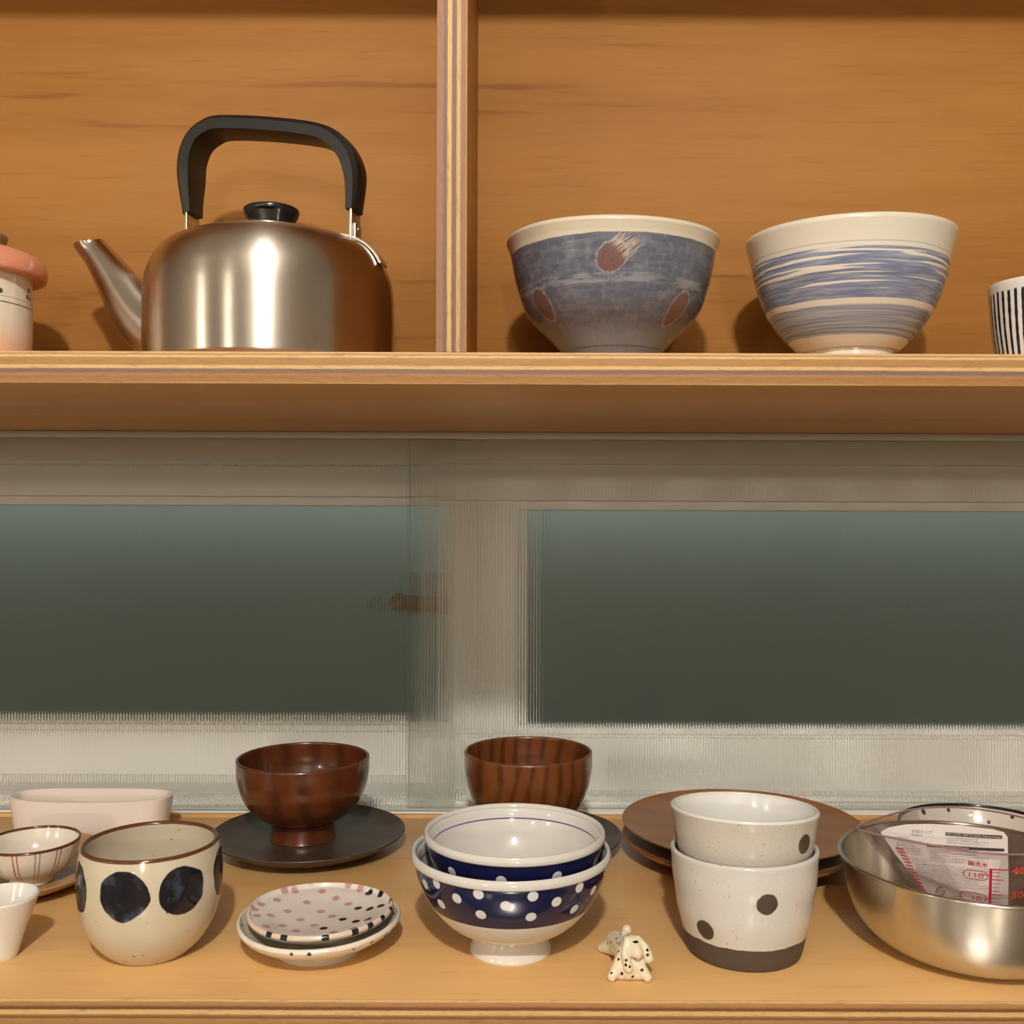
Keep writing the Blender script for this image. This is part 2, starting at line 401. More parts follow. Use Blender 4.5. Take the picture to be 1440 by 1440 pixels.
# ------------------------------------------------------------------ kettle
def metal(name, col, rough, an=0.0):
    g = G(name)
    br = g.noise(g.vec(g.x * 30, g.y * 30, g.z * 1400), 1, 3, .6)
    sm = g.noise(g.P, 35, 4, .6)
    return g.out(g.mix(g.ss(.45, .75, sm) * .35, col, tuple(c * .72 for c in col)), rough + br * .02 + g.ss(.5, .8, sm) * .04, metal=1.0, aniso=an)
M_steel = metal('brushed_stainless_steel', (.54, .49, .43), .27, .8)
M_steel2 = metal('stainless_steel_bowl', (.66, .62, .55), .24, .92)
M_bracket = plain('polished_bracket_steel', (.66, .62, .56), .36, metal=1.0)
M_black = plain('matte_black_plastic', (.0065, .0065, .006), .42)
M_blackg = plain('black_knob_plastic', (.012, .012, .012), .22)
ket = tag(empty('kettle', (-.175, .742, UP), R(-12)), 'brushed steel kettle with black arched handle, left half of the upper shelf', 'kettle')
prof = [(.086, 0.), (.0884, .0025), (.0884, .0025), (.0886, .02), (.0886, .044), (.0880, .056), (.0858, .0675), (.0808, .0782), (.0730, .0862), (.062, .0915), (.050, .0945), (.0455, .0952), (.0455, .0952)]
from_bm('body', lathe_bm([(0, 0)] + spline(prof, 8) + [(.0440, .0948), (0, .0940)], 144), M_steel, ket, True, 50)
lid = from_bm('lid', lathe_bm([(0, .0955)] + spline([(.0438, .0955), (.0438, .0966), (.042, .0975), (.025, .0990), (.010, .0996)], 5) + [(0, .0997)], 96), M_steel, ket, True, 50)
bmk = lathe_bm([(0, .0992)] + spline([(.0150, .0992), (.0148, .1030), (.0160, .1075), (.0192, .1125), (.0200, .1155), (.0192, .1172), (.0160, .1182), (.008, .1186)], 5) + [(0, .1187)], 64)
for v in bmk.verts:      # thumb recess on the front of the knob
    a = math.atan2(v.co.y, v.co.x); d = abs(a + PI * .42)
    if d < .55 and .1005 < v.co.z < .1135: 
        k = 1 - .16 * math.cos(d / .55 * PI / 2); v.co.x *= k; v.co.y *= k
from_bm('knob', bmk, M_blackg, lid, True, 50)
# spout: along the local -x axis
cs = [(-.072, 0, .020), (-.085, 0, .028), (-.100, 0, .0395), (-.1140, 0, .0550), (-.1255, 0, .0710), (-.1365, 0, .0860), (-.1435, 0, .0945), (-.1475, 0, .0992)]
rs = [.0255, .0235, .0210, .0178, .0146, .0120, .0107, .0115]
ccs = spline([(*c, r) for c, r in zip(cs, rs)], 5)
nr = [None] * len(ccs)
nr[-1] = (-.12, 0, 1); nr[-2] = (-.25, 0, 1); nr[-3] = (-.38, 0, 1); nr[-4] = (-.45, 0, 1)
inner = [(-.143, 0, .094), (-.130, 0, .075), (-.110, 0, .047)]
bm = tube_bm([c[:3] for c in ccs] + [(c[0] + .0003, 0, c[2] + .0001) for c in [ccs[-1]]] + inner, [c[3] for c in ccs] + [ccs[-1][3] - .0008, .0092, .0105, .0130], 40, True, normals=nr + [(-.12, 0, 1), (-.4, 0, 1), None, None])
from_bm('spout', bm, M_steel, ket, True, 60)
hc = [(-.0635, .1165), (-.0648, .1370), (-.0644, .1560), (-.0590, .1700), (-.0490, .1775), (-.0360, .1800), (0, .1762), (.0350, .1698), (.0500, .1630), (.0605, .1510), (.0650, .1360), (.0640, .1120)]
hp = spline([(a, 0, b) for a, b in hc], 8)
def hsec(t):
    e = min(1, min(t, 1 - t) / .14); e = e * e * (3 - 2 * e)
    u, v = .0098 + .0034 * e, .0038 + .0020 * e      # half width (depth), half thickness
    return [(-u, -v), (-u, v * .25), (-u * .78, v * .8), (-u * .4, v), (u * .4, v), (u * .78, v * .8), (u, v * .25), (u, -v), (u * .7, -v * 1.12), (-u * .7, -v * 1.12)]
o = from_bm('handle', sweep_bm(hp, hsec, (0, 1, 0)), M_black, ket, True, 33)
def bracket(s, zt, zb, side):
    bm = bmesh.new(); add_box(bm, (s - .0009, -.0092, zb), (s + .0009, .0092, zt), .0004)
    add_box(bm, (s + side * .0012 - .0008 + side * .0008, -.0062, zb - .002), (s + side * .0012 + .0008 + side * .0008, .0062, zb + .014), .0005)
    b = from_bm('handle_bracket', bm, M_bracket, ket, True, 30)
    for z in (zb + .0035, zb + .0105):
        bm = bmesh.new(); ball(bm, (s + side * .0030, 0, z), .0019, 12, (.5, 1, 1)); ball(bm, (s - side * .0010, 0, z), .0019, 12, (.5, 1, 1)); from_bm('rivet', bm, M_bracket, b)
bracket(-.0630, .1175, .0885, -1); bracket(.0638, .1130, .0885, 1)
for sgn in (-1, 1):       # ear plates welded along the shoulder
    pts = [(sgn * r, 0, z) for r, z in ((.056, .0942), (.064, .0922), (.0735, .0872), (.0805, .0805), (.0852, .0728))]
    from_bm('ear_plate', sweep_bm(spline(pts, 5), [(-.0075, -.0006), (-.0075, .0010), (.0075, .0010), (.0075, -.0006)], (0, 1, 0)), M_bracket, ket, True, 40)

# ------------------------------------------------------------------ ceramics
def ceramic(name, col, rough=.16, coat=0.): return plain(name, col, rough, coat=coat)
M_white = ceramic('white_glaze', (.68, .65, .605), .15)

# lidded jar at the left end of the upper shelf
jar = tag(empty('lidded_jar', (-.3980, .742, UP)), 'small cream lidded jar with a salmon pink lid and blue dots, left edge', 'jar')
g = G('jar_glaze')
base = g.mix(g.ss(.038, .010, g.z), (.72, .66, .54), (.72, .44, .30))
th = g.theta()
line = g.ss(.0006, .0002, g.ab(g.z - .0455)) + g.ss(.0004, .0001, g.ab(g.z - .0495)) * .6
jr = .0455
fl = [((jr * math.cos(R(a + da)), jr * math.sin(R(a + da)), .0535 + dz), .0019) for a in range(-75, 285, 40) for da, dz in ((-3.2, 0), (3.2, -.0006), (0, .0052))]
M_jar = g.out(g.mix(g.mn(line + g.spots(fl), 1), base, (.05, .06, .085)), .14)
from_bm('body', lathe_bm(vessel_path([(.0400, 0), (.0430, .002), (.0452, .010), (.0458, .030), (.0455, .0675)], .003, .004), 96), M_jar, jar)
g = G('salmon_lid_glaze'); M_lid = g.out(g.mix(g.noise(g.P, 60, 3), (.62, .24, .14), (.68, .31, .19)), .15)
ld = from_bm('lid', lathe_bm([(0, .0672)] + spline([(.049, .0672), (.0535, .0672), (.0555, .0687), (.0560, .0737), (.0545, .0787), (.0500, .0832), (.036, .0882), (.020, .0907)], 5) + [(0, .0912)], 96), M_lid, jar, True, 60)
from_bm('lid_knob', lathe_bm([(0, .0870)] + spline([(.0270, .0870), (.0265, .0915), (.0285, .0955), (.0290, .0985), (.0275, .0995), (.0255, .0985), (.0240, .0945)], 5) + [(.020, .0935), (0, .0935)], 72), plain('brown_knob_glaze', (.30, .19, .13), .3), ld)

# dark blue bowl with brown leaf marks
g = G('blue_brushed_glaze')
th = g.theta(); r2 = g.noise(g.vec(th * 3, g.z * 260, 0), 1, 4, .6); r3 = g.noise(g.vec(th * 14, g.z * 120, 4), 1, 4, .65); fleck = g.noise(g.P, 420, 2, .5)
blue = g.mix(g.ss(.3, .7, r2), (.075, .087, .125), (.128, .134, .163))
blue = g.mix(g.ss(.45, .75, r3) * .5, blue, (.24, .24, .26))
bandz = g.z + (g.noise(g.vec(th * 2, 0, 0), 1, 2) - .5) * .006
blue = g.mix(g.ss(.051, .0525, bandz) * g.ss(.0585, .057, bandz) * g.ss(.35, .6, r2) * g.ss(.2, .55, g.noise(g.vec(th * 1.3, 0, 5), 1, 2)), blue, (.235, .24, .26))
blue = g.mix(g.ss(.036, .018, g.z) * .7, blue, (.21, .215, .225))
blue = g.mix(g.ss(.68, .76, fleck) * .45, blue, (.40, .40, .41))
def leafmark(g, ang, h, rr, w, l, tilt):
    """painted oval: distance in (arc, height) coordinates with a ragged brush edge"""
    u = (g.theta() - R(ang + 90)) * rr; v = g.z - h
    c, s = math.cos(R(tilt)), math.sin(R(tilt))
    a = u * c + v * s; b = v * c - u * s
    rag = g.noise(g.vec(b * 900, a * 90, 3), 1, 3, .6)
    d = g.math('SQRT', (a / l) * (a / l) + (b / w) * (b / w))
    return d, a, rag
marks = None; halo = None; trail = None
for ang, h, rr, w, l, tilt in ((-96, .0675, .071, .0090, .0108, 40), (-146, .0425, .062, .0080, .0108, -72), (-46.5, .0385, .062, .0080, .0112, 70)):
    d, a, rag = leafmark(g, ang, h, rr, w, l, tilt)
    dd = d + (rag - .5) * .5
    m = g.ss(1.0, .93, dd); hh = g.ss(1.14, 1.06, dd)
    marks = m if marks is None else g.mx(marks, m); halo = hh if halo is None else g.mx(halo, hh)
    if trail is None:
        u = a / l; q = g.math('SQRT', ((d * d) - u * u) + .0001)
        trail = g.ss(.3, .9, u) * g.ss(2.35, 1.5, u + (rag - .5) * 1.6) * g.ss(.98, .9, q) * g.ss(.42, .58, rag)
brn = g.mix(g.noise(g.vec(th * 40 - g.z * 420, g.z * 180, 7), 1, 3), (.085, .046, .044), (.20, .110, .102))
col = g.mix(halo * .9, blue, (.07, .07, .09)); col = g.mix(g.ss(.15, .9, halo) * .8, col, (.27, .25, .26)); col = g.mix(g.mx(marks, 0), col, brn)
col = g.mix(trail, col, (.40, .33, .28))
cream = (.60, .54, .42)
edge = .0830 + (g.noise(g.vec(th * 3, 0, 2), 1, 2) - .5) * .0022
outside = g.mix(g.ss(-.0004, .0004, g.z - edge), col, cream)
M_bb = g.out(outside, .22, bump=g.mx(r2, halo), bd=.0002)
ob = [(.029, 0), (.0295, .007), (.0300, .008), (.0362, .0141), (.0444, .0232), (.0572, .0356), (.0643, .0467), (.0702, .0653), (.0736, .0830), (.0752, .0880), (.0768, .0917)]
bb = tag(empty('noodle_bowl', (.0724, .745, UP)), 'deep blue bowl with three brown leaf marks and a cream rim, beside the divider', 'bowl')
from_bm('bowl_body', lathe_bm(vessel_path(ob[3:], .0042, .020), 160, lambda a, r, z: (r * (1 + .006 * math.sin(2 * a + .5)), z + (.0011 * math.sin(a * 2 + 1) if z > .05 else 0))), M_bb, bb)
from_bm('foot_ring', lathe_bm([(0, .004), (.024, .004), (.025, 0)] + ob[0:3] + [(.0361, .0140), (0, .0140)], 96), M_bb, bb, True, 40)

# white bowl with blue brushed stripes
g = G('blue_stripe_glaze'); th = g.theta()
z = g.z + (g.noise(g.vec(th * 1.2, 0, 0), 1, 2) - .5) * .003 + th * .0006
s1 = g.noise(g.vec(th * .8 + 3.1, z * 400, 0), 1, 1.5, .5); s2 = g.noise(g.vec(th * 2.2, z * 420, 3), 1, 3, .6)
up = g.ss(.0762, .0755, z) * g.ss(.0433, .0439, z)
dens = g.ss(.42, .47, s1 + g.ss(.062, .045, z) * .12)
blu = g.mix(g.ss(.35, .7, s2), (.14, .162, .25), (.27, .295, .37))
lowr = g.ss(.0400, .0394, z) * g.ss(.0215, .0221, z)
l2 = g.mix(g.ss(.4, .6, g.noise(g.vec(th * .6, z * 800, 6), 1, 2)), (.20, .22, .28), (.34, .36, .40))
pal = (.625, .58, .485)
col = g.mix(up * dens, pal, blu); col = g.mix(lowr, col, l2)
col = g.mix(g.ss(.0006, .0002, g.ab(z - .0790)) * .55, col, (.25, .28, .36)); col = g.mix(g.ss(.0005, .0002, g.ab(z - .0402)) * .0, col, blu)
M_sb = g.out(col, .2, bump=s2, bd=.0001)
osb = [(.0345, .0150), (.0395, .0195), (.0502, .0310), (.0594, .0455), (.0663, .0655), (.0699, .0830), (.0738, .0965)]
sb = tag(empty('noodle_bowl', (.2444, .745, UP)), 'white bowl brushed with wavy pale blue horizontal stripes, right side of upper shelf', 'bowl')
from_bm('bowl_body', lathe_bm(vessel_path(osb, .0045, .020), 160, lambda a, r, z: (r * (1 + .005 * math.sin(2 * a)), z + (.0022 * math.sin(a + .3) if z > .06 else 0))), M_sb, sb)
from_bm('foot_ring', lathe_bm([(0, .004), (.025, .004), (.026, 0), (.0305, 0), (.0310, .0155), (0, .0155)], 96), ceramic('cream_foot_glaze', pal, .25), sb, True, 40)

# striped tea cup at the right end
g = G('ink_stripe_glaze'); th = g.theta()
u = (th / (2 * PI)) * 46; fr = g.math('FRACT', u + 20.0); cell = g.math('FLOOR', u + 20.0)
wid = .21 + (g.noise(g.vec(cell * 3.7, g.z * 150, 0), 1, 2) - .5) * .22
stripe = g.ss(.05, -.03, g.ab(fr - .5) - wid) * g.ss(.056, .0545, g.z + (g.noise(g.vec(cell * 1.7, 0, 0), 1, 1) - .5) * .003) * g.ss(-.001, .012, g.z)
M_sc = g.out(g.mix(stripe, (.66, .64, .59), (.012, .013, .028)), .16)
tc = from_bm('tea_cup', lathe_bm(vessel_path([(.0290, 0), (.0310, .001), (.0330, .006), (.0368, .030), (.0392, .0612)], .003, .005), 128), M_sc, None, loc=(.3815, .730, UP))
tag(tc, 'white tea cup with dark vertical ink stripes, right edge of the upper shelf', 'cup')

# long white oval dish at the back left
def oval_dish():
    bm = bmesh.new(); n = 120; rings = []
    lv = [(.90, 0), (.915, .0015), (.93, .008), (.965, .025), (1.0, .0385)]
    path = [(s, z, 0) for s, z in spline(lv, 5)] + [(1.0, .0393, .0012), (1.0, .0393, .0032), (1.0, .0386, .0044)] + [(s, z, .0044) for s, z in spline([(.99, .034), (.96, .022), (.93, .009), (.88, .005)], 5)]
    for s, z, ins in path:
        ring = []
        for k in range(n):
            a = 2 * PI * k / n; c, si = math.cos(a), math.sin(a); p = 2 / 2.8
            x = (.0765 * s - ins) * math.copysign(abs(c) ** p, c); y = (.0270 * (.5 + .5 * s) - ins) * math.copysign(abs(si) ** p, si)
            ring.append(bm.verts.new((x, y, z + (.0012 * (x / .0765) ** 2 if z > .03 else 0))))
        rings.append(ring)
    for A, B in zip(rings, rings[1:]):
        for k in range(n): bm.faces.new((A[k], A[(k + 1) % n], B[(k + 1) % n], B[k]))
    bm.faces.new(rings[0]); bm.faces.new(rings[-1]); return bm
o = from_bm('oval_dish', oval_dish(), ceramic('pinkish_white_glaze', (.79, .70, .63), .22), None, True, 50, loc=(-.3990, .9750, LOW))
tag(o, 'long white oval dish at the back left corner of the lower shelf', 'dish')

# ------------------------------------------------------------------ wooden plates and soup bowls
def woodmat(name, c1, c2, fx=90., rough=.3, warp=.012, ax=(1, .25, .12), coat=.3, off=(0, 0, 0)):
    g = G(name); P = g.vm('ADD', g.P, off)
    n = g.noise(P, 22, 2, .5)
    d = g.vm('DOT_PRODUCT', P, ax) + (n - .5) * warp
    rings = g.math('PINGPONG', d * fx, 1.0)
    fin = g.noise(g.vm('MULTIPLY', P, (900, 120, 60)), 1, 3, .6)
    f = g.ss(.35, .95, rings) * .75 + (fin - .5) * .5
    return g.out(g.mix(f, c1, c2), rough, coat=coat, bump=fin, bd=.00006)
M_dkplate = woodmat('dark_stained_plate', (.052, .031, .020), (.034, .019, .012), 60, .42, .02, (.2, 1, 0), 0)
M_dkplate2 = woodmat('dark_grey_plate', (.060, .042, .032), (.040, .026, .019), 60, .42, .02, (.2, 1, 0), 0, (.3, .1, 0))
M_tanplate = woodmat('tan_plate', (.44, .26, .11), (.34, .185, .07), 60, .42, .02, (.2, 1, 0), .1, (.7, .1, 0))
M_redplate = woodmat('red_brown_plate', (.30, .122, .036), (.235, .088, .025), 45, .36, .02, (.3, 1, .2), .0)
M_soup1 = woodmat('lacquered_soup_bowl_wood', (.098, .025, .008), (.050, .012, .0045), 75, .24, .010, (1, .1, .12), .45)
M_soup2 = woodmat('striped_soup_bowl_wood', (.150, .046, .012), (.058, .015, .005), 150, .28, .012, (1, .25, -.12), .4, (.35, .2, 0))
def wood_plate(loc, r, h, mat, label, group=None, flat=False):
    k = r / .088
    out_ = [(.048 * k, 0), (.056 * k, .0006), (.070 * k, h * .30), (.081 * k, h * .66), (.0872 * k, h * .93), (.0880 * k, h)]
    inn = [(.0866 * k, h + .0002), (.0850 * k, h - .0008), (.074 * k, h - (.0030 if flat else .0048)), (.055 * k, h - (.0036 if flat else .0056)), (.02 * k, h - (.0038 if flat else .0060))]
    bm = lathe_bm([(0, 0)] + spline(out_, 5) + [(.0876 * k, h + .0006)] + spline(inn, 5) + [(0, inn[-1][1])], 144)
    o = from_bm('wooden_plate', bm, mat, None, True, 60, loc=loc)
    return tag(o, label, 'plate', group)
wood_plate((-.1861, .9450, LOW), .0880, .0155, M_dkplate, 'dark stained round wooden plate under the left wooden soup bowl')
wood_plate((.0159, .9450, LOW), .0860, .0140, M_dkplate2, 'dark grey-brown round wooden plate under the right wooden soup bowl, mostly hidden')
wood_plate((-.4230, .8560, LOW), .0860, .0150, M_tanplate, 'tan wooden plate under the small plaid bowl, left edge')
wood_plate((.2090, .9290, LOW), .1076, .0160, M_redplate, 'reddish-brown wooden plate, lower one of the stacked pair', 'stacked brown wooden plates', True)
wood_plate((.2090, .9290, LOW + .0165), .1076, .0135, M_redplate, 'reddish-brown wooden plate on top of the stacked pair, behind the white cups', 'stacked brown wooden plates', True)

def soup_bowl(loc, r, h, mat, label):
    k = r / .0607; q = (h - .016) / .056
    t = tag(empty('soup_bowl', loc), label, 'bowl')
    body = [(.0285 * k, .0155), (.0400 * k, .0155 + .0060 * q), (.0510 * k, .0155 + .0170 * q), (.0572 * k, .0155 + .0300 * q), (.0600 * k, .0155 + .0430 * q), (.0605 * k, h)]
    from_bm('bowl_body', lathe_bm(vessel_path(body, .0030, .0185), 144), mat, t)
    foot = [(.0300 * k, 0), (.0301 * k, .0008), (.0298 * k, .0012), (.0288 * k, .0070), (.0287 * k, .0120), (.0302 * k, .0160)]
    from_bm('foot_ring', lathe_bm([(0, .003), (.0255 * k, .003), (.027 * k, 0)] + spline(foot, 4) + [(0, .0162)], 96), mat, t, True, 50)
    return t
soup_bowl((-.1918, .9450, LOW + .0099), .0608, .0725, M_soup1, 'glossy red-brown wooden soup bowl on the left dark plate')
soup_bowl((.0158, .9480, LOW + .0084), .0593, .0800, M_soup2, 'wooden soup bowl with bold vertical grain, behind the navy bowls')

# ------------------------------------------------------------------ small plaid bowl
g = G('plaid_glaze'); th = g.theta()
u = th / (2 * PI) * 14 + 20.27; fr = g.math('FRACT', u); odd = g.math('MODULO', g.math('FLOOR', u), 2.0)
wv = (g.noise(g.vec(th * 6, g.z * 200, 0), 1, 2) - .5) * .06
ln = g.mx(g.ss(.055, .025, g.ab(fr - .40 + wv)), g.ss(.055, .025, g.ab(fr - .60 + wv))) * g.ss(.0045, .007, g.z) * g.outer([(.0160, .0050), (.0225, .0072), (.0300, .0135), (.0345, .0220), (.0375, .0320)], .0022)
col = g.mix(ln * .85, (.72, .66, .56), g.mix(odd, (.34, .105, .05), (.30, .25, .20)))
rim = g.ss(.0312, .0318, g.z)
col = g.mix(rim, col, (.10, .032, .018))
M_plaid = g.out(col, .13)
pb = tag(empty('rice_bowl', (-.3888, .8310, LOW + .0100)), 'small cream bowl with brown plaid lines and a dark brown rim, left edge', 'bowl')
from_bm('bowl_body', lathe_bm(vessel_path([(.0160, .0050), (.0225, .0072), (.0300, .0135), (.0345, .0220), (.0375, .0320)], .0022, .0068), 128), M_plaid, pb)
g = G('cream_inner_glaze'); M_cream = g.out((.74, .68, .58), .14)
from_bm('foot_ring', lathe_bm([(0, .002), (.0135, .002), (.0145, 0), (.0165, 0), (.0160, .0055), (0, .0055)], 64), M_cream, pb, True, 40)

# small white sake cup, front left
o = from_bm('sake_cup', lathe_bm(vessel_path([(.0090, 0), (.0105, .0012), (.0148, .0150), (.0203, .0310), (.0241, .0418)], .0022, .004), 96), ceramic('plain_white_porcelain', (.74, .71, .65), .16), None, loc=(-.3535, .7110, LOW))
tag(o, 'small plain white cup tapering to the base, front left corner', 'cup')

# cream cup with big black dots
g = G('black_dot_glaze'); th = g.theta(); P = g.warp(.006, 60)
pr = []
dc = [(.0235, 0), (.0265, .0008), (.0365, .0105), (.0440, .0240), (.0478, .0400), (.0488, .0530), (.0480, .0660), (.0457, .0770)]
for i, a in enumerate((-145, -91.5, -45.4, 6, 52, 96, 138, 177)):
    hz = .0548 + (0, .0008, 0, .001, 0, -.001, .001, 0)[i]; rr = .0487
    pr.append(((rr * math.cos(R(a)), rr * math.sin(R(a)), hz), (.0165, .0170, .0166, .0165, .0165, .016, .017, .0165)[i]))
f = g.spots(pr, P, .0004)
cr = g.mix(g.noise(g.P, 45, 3), (.59, .525, .395), (.54, .47, .345))
cr = g.mix(g.ss(.74, .78, g.noise(g.P, 260, 1)), cr, (.25, .16, .08))
dk = g.mix(g.ss(.5, .72, g.noise(g.P, 75, 3, .6)), (.008, .008, .011), (.035, .045, .085))
f = f * g.outer(spline(dc, 3), .0032)
col = g.mix(f, cr, dk)
col = g.mix(g.ss(.0758, .0764, g.z + (g.noise(g.vec(th * 2, 0, 0), 1, 2) - .5) * .0008), col, (.105, .036, .014))
M_dot = g.out(col, .14, bump=f, bd=.0002)
o = from_bm('dotted_cup', lathe_bm(vessel_path(dc, .0032, .005), 144, lambda a, r, z: (r * (1 + .006 * math.sin(2 * a + 1)), z)), M_dot, None, loc=(-.2538, .7220, LOW))
tag(o, 'rounded cream cup with large black dots and a brown rim, front left', 'cup')

# ------------------------------------------------------------------ dotted saucers
def saucer(nm, loc, r, h, mat, label, foot_r, mat_foot):
    k = r / .0566
    t = tag(empty(nm, loc), label, 'plate', 'dotted ceramic saucers')
    prof = [(foot_r - .001, .0062), (foot_r + .006 * k, .0076), (.0455 * k, .0112), (.0535 * k, h * .80), (.0566 * k, h)]
    from_bm('dish', lathe_bm(vessel_path(prof, .0030, .0096), 128, lambda a, q, z: (q * (1 + (.008 * math.sin(2 * a + .6) + .005 * math.sin(5 * a)) * min(1, q / .03)), z + .0009 * math.sin(2 * a + 2) * (q / .05))), mat, t)
    from_bm('foot_ring', lathe_bm([(0, .002), (foot_r - .0035, .002), (foot_r - .0025, 0), (foot_r, 0), (foot_r, .0070), (0, .0070)], 96), mat_foot, t, True, 40)
    return t
M_sfoot = ceramic('saucer_foot_glaze', (.58, .53, .44), .35)
g = G('white_blue_dot_saucer_glaze')
rnd = random.Random(4)
pts = []
for i in range(26):
    a = i / 26 * 2 * PI + rnd.uniform(-.06, .06); q = .0545 + rnd.uniform(-.002, .002)
    pts.append(((q * math.cos(a), q * math.sin(a), .0195), rnd.choice((.0012, .002, .0015))))
M_s1 = g.out(g.mix(g.spots(pts, None, .0004), g.mix(g.noise(g.P, 90, 3), (.76, .70, .60), (.70, .63, .52)), (.03, .04, .10)), .18, bump=g.noise(g.P, 90, 2), bd=.0012)
saucer('saucer', (-.1357, .7270, LOW), .0570, .0205, M_s1, 'white saucer with sparse blue rim dots, lower of the two stacked', .0300, M_sfoot)
g = G('pink_black_dot_saucer_glaze')
P = g.vec(g.x, g.y, 0.0)
# painted dots in plan (x right, y back): pink at the left and back, black at the front right, black again on the rim
pink = [(-.026, .0375), (-.0066, .0416), (-.0359, .0214), (-.015, .0261), (.0052, .0338), (.0158, .0248), (.0219, .0422), (-.0168, .0486), (.0124, .0484), (-.0447, .0102), (-.0254, .0092), (-.0022, .0133),
        (-.043, -.0086), (-.035, -.0023), (.0075, .0045), (-.0136, -.0026), (-.0234, -.0156), (-.0023, -.0114), (-.0125, -.0229), (-.033, -.024), (-.0335, .0345), (-.047, .0005)]
black = [(.0294, .0355), (.0393, .0292), (.0244, .016), (.0335, .0109), (.0416, .0109), (.0162, -.0023), (.0266, -.009), (.0349, -.0105), (.0053, -.0173), (.0145, -.028), (.027, -.025)]
pink = [((x, y, 0), .0029) for x, y in pink]; black = [((x, y, 0), .0029) for x, y in black]
for a in (-121, -107.7, -75.8, -52.5, -38, -22, -4, 14): black.append(((.0508 * math.cos(R(a)), .0508 * math.sin(R(a)), 0), .0026))
k = .0514 / .0566
pp = [(.0235 - .001, .0062), (.0235 + .006 * k, .0076), (.0455 * k, .0112), (.0535 * k, .0160 * .80), (.0566 * k, .0160)]
col = g.mix(g.spots(pink, P, .0009) * .8, (.70, .63, .57), (.42, .185, .205)); col = g.mix(g.spots(black, P, .0004), col, (.014, .018, .022))
edge = g.ss(.0498, .0505, g.rad())
col = g.mix(edge * g.ss(.5, .4, g.spots(black, P, .0004)) * .7, col, (.66, .46, .31))
col = g.mix(g.outer(pp, .0030) * g.ss(.0150, .0143, g.z), col, (.36, .33, .27))  # outside below the rim: unglazed grey-brown, with its shade painted in
M_s2 = g.out(col, .15)
u2 = saucer('saucer', (-.1353, .7290, LOW + .0102), .0514, .0160, M_s2, 'white saucer with pink and black dots, resting on the other saucer', .0235, M_sfoot)

# ------------------------------------------------------------------ navy polka-dot bowls
def navy_mat(name, k, seed, pts_vis, prof):
    g = G(name); th = g.theta()
    def rad_at(h):
        for (r0, z0), (r1, z1) in zip(prof, prof[1:]):
            if z0 <= h <= z1: return r0 + (r1 - r0) * (h - z0) / (z1 - z0)
        return prof[-1][0]
    sp = []
    for a, h in pts_vis: r = rad_at(h); sp.append(((r * math.cos(R(a)), r * math.sin(R(a)), h), .0036))
    rad = g.rad()
    # the outside face only: rad larger than the inner wall at that height
    zs = [(r - .0024, z) for r, z in prof]
    n = g.N.new('ShaderNodeFloatCurve'); g.put(n.inputs['Value'], g.z * 10.0)
    cv = n.mapping.curves[0]; P0 = [(z * 10, r * 10) for r, z in zs]
    while len(cv.points) < len(P0): cv.points.new(.5, .5)
    for p, (a, b) in zip(cv.points, P0): p.location = (a, b); p.handle_type = 'VECTOR'
    n.mapping.update()
    lim = S(g, n.outputs[0]) / 10.0
    outer = g.ss(-.0003, .0003, rad - lim)
    band = g.ss(.0368 * k, .0372 * k, g.z) * g.ss(.0657 * k, .0653 * k, g.z)
    navy = (.006, .008, .046)
    wh = (.61, .59, .555)
    col = g.mix(outer * band, wh, g.mix(g.spots(sp, None, .0003), navy, (.62, .62, .64)))
    ring = g.ss(.0006, .0003, g.ab(g.z - .0610 * k)) * (1 - outer)
    col = g.mix(ring, col, (.035, .04, .20))
    return g.out(col, .09, coat=.0)
def navy_bowl(loc, k, seed, pts, label):
    body = [(.0235, .0125), (.0330, .0150), (.0455, .0225), (.0562, .0340), (.0632, .0460), (.0672, .0570), (.0690, .0650), (.0705, .0664), (.0709, .0690), (.0702, .0710)]
    body = [(r * k, z * k) for r, z in body]
    t = tag(empty('rice_bowl', loc), label, 'bowl', 'navy polka dot bowls')
    m = navy_mat('navy_dot_glaze', k, seed, pts, spline(body[:7], 4))
    from_bm('bowl_body', lathe_bm(vessel_path(body, .0036, .0155 * k, n=7), 160), m, t)
    foot = [(.0290, 0), (.0290, .0015), (.0262, .0080), (.0240, .0135)]
    from_bm('foot_ring', lathe_bm([(0, .003), (.0245 * k, .003), (.026 * k, 0)] + [(r * k, z * k) for r, z in spline(foot, 4)] + [(0, .0135 * k)], 96), M_white, t, True, 50)
    return t
vis = [(-92.7, .0555), (-77.8, .0618), (-107.8, .0625), (-107.7, .0475), (-77.9, .0466), (-63.3, .0556), (-47.9, .0458), (-48.1, .0618), (-32.7, .0544), (-121.8, .0566), (-136.2, .0628), (-136.4, .0480), (-149.5, .0575), (-18, .0470), (-17, .0620), (-3, .0550), (-164, .0490), (-166, .0625)]
rr_ = random.Random(3)
for i in range(14): vis.append((8 + i * 11.2, (.0465, .0620, .0550)[i % 3] + rr_.uniform(-.001, .001)))
navy_bowl((0.0, .7280, LOW), 1.0, 1, vis, 'navy bowl with white polka dots and white lower half, outer of the nested pair')
k2 = .0648 / .0709
navy_bowl((.0026, .7325, LOW + .0178), k2, 2, [(-134, .0500), (-98.4, .0500), (-62.6, .0510), (-23.6, .0500)] + [(i * 24 + 4, .05) for i in range(9)], 'smaller white-lined bowl with thin blue inner line, nested in navy dotted bowl')

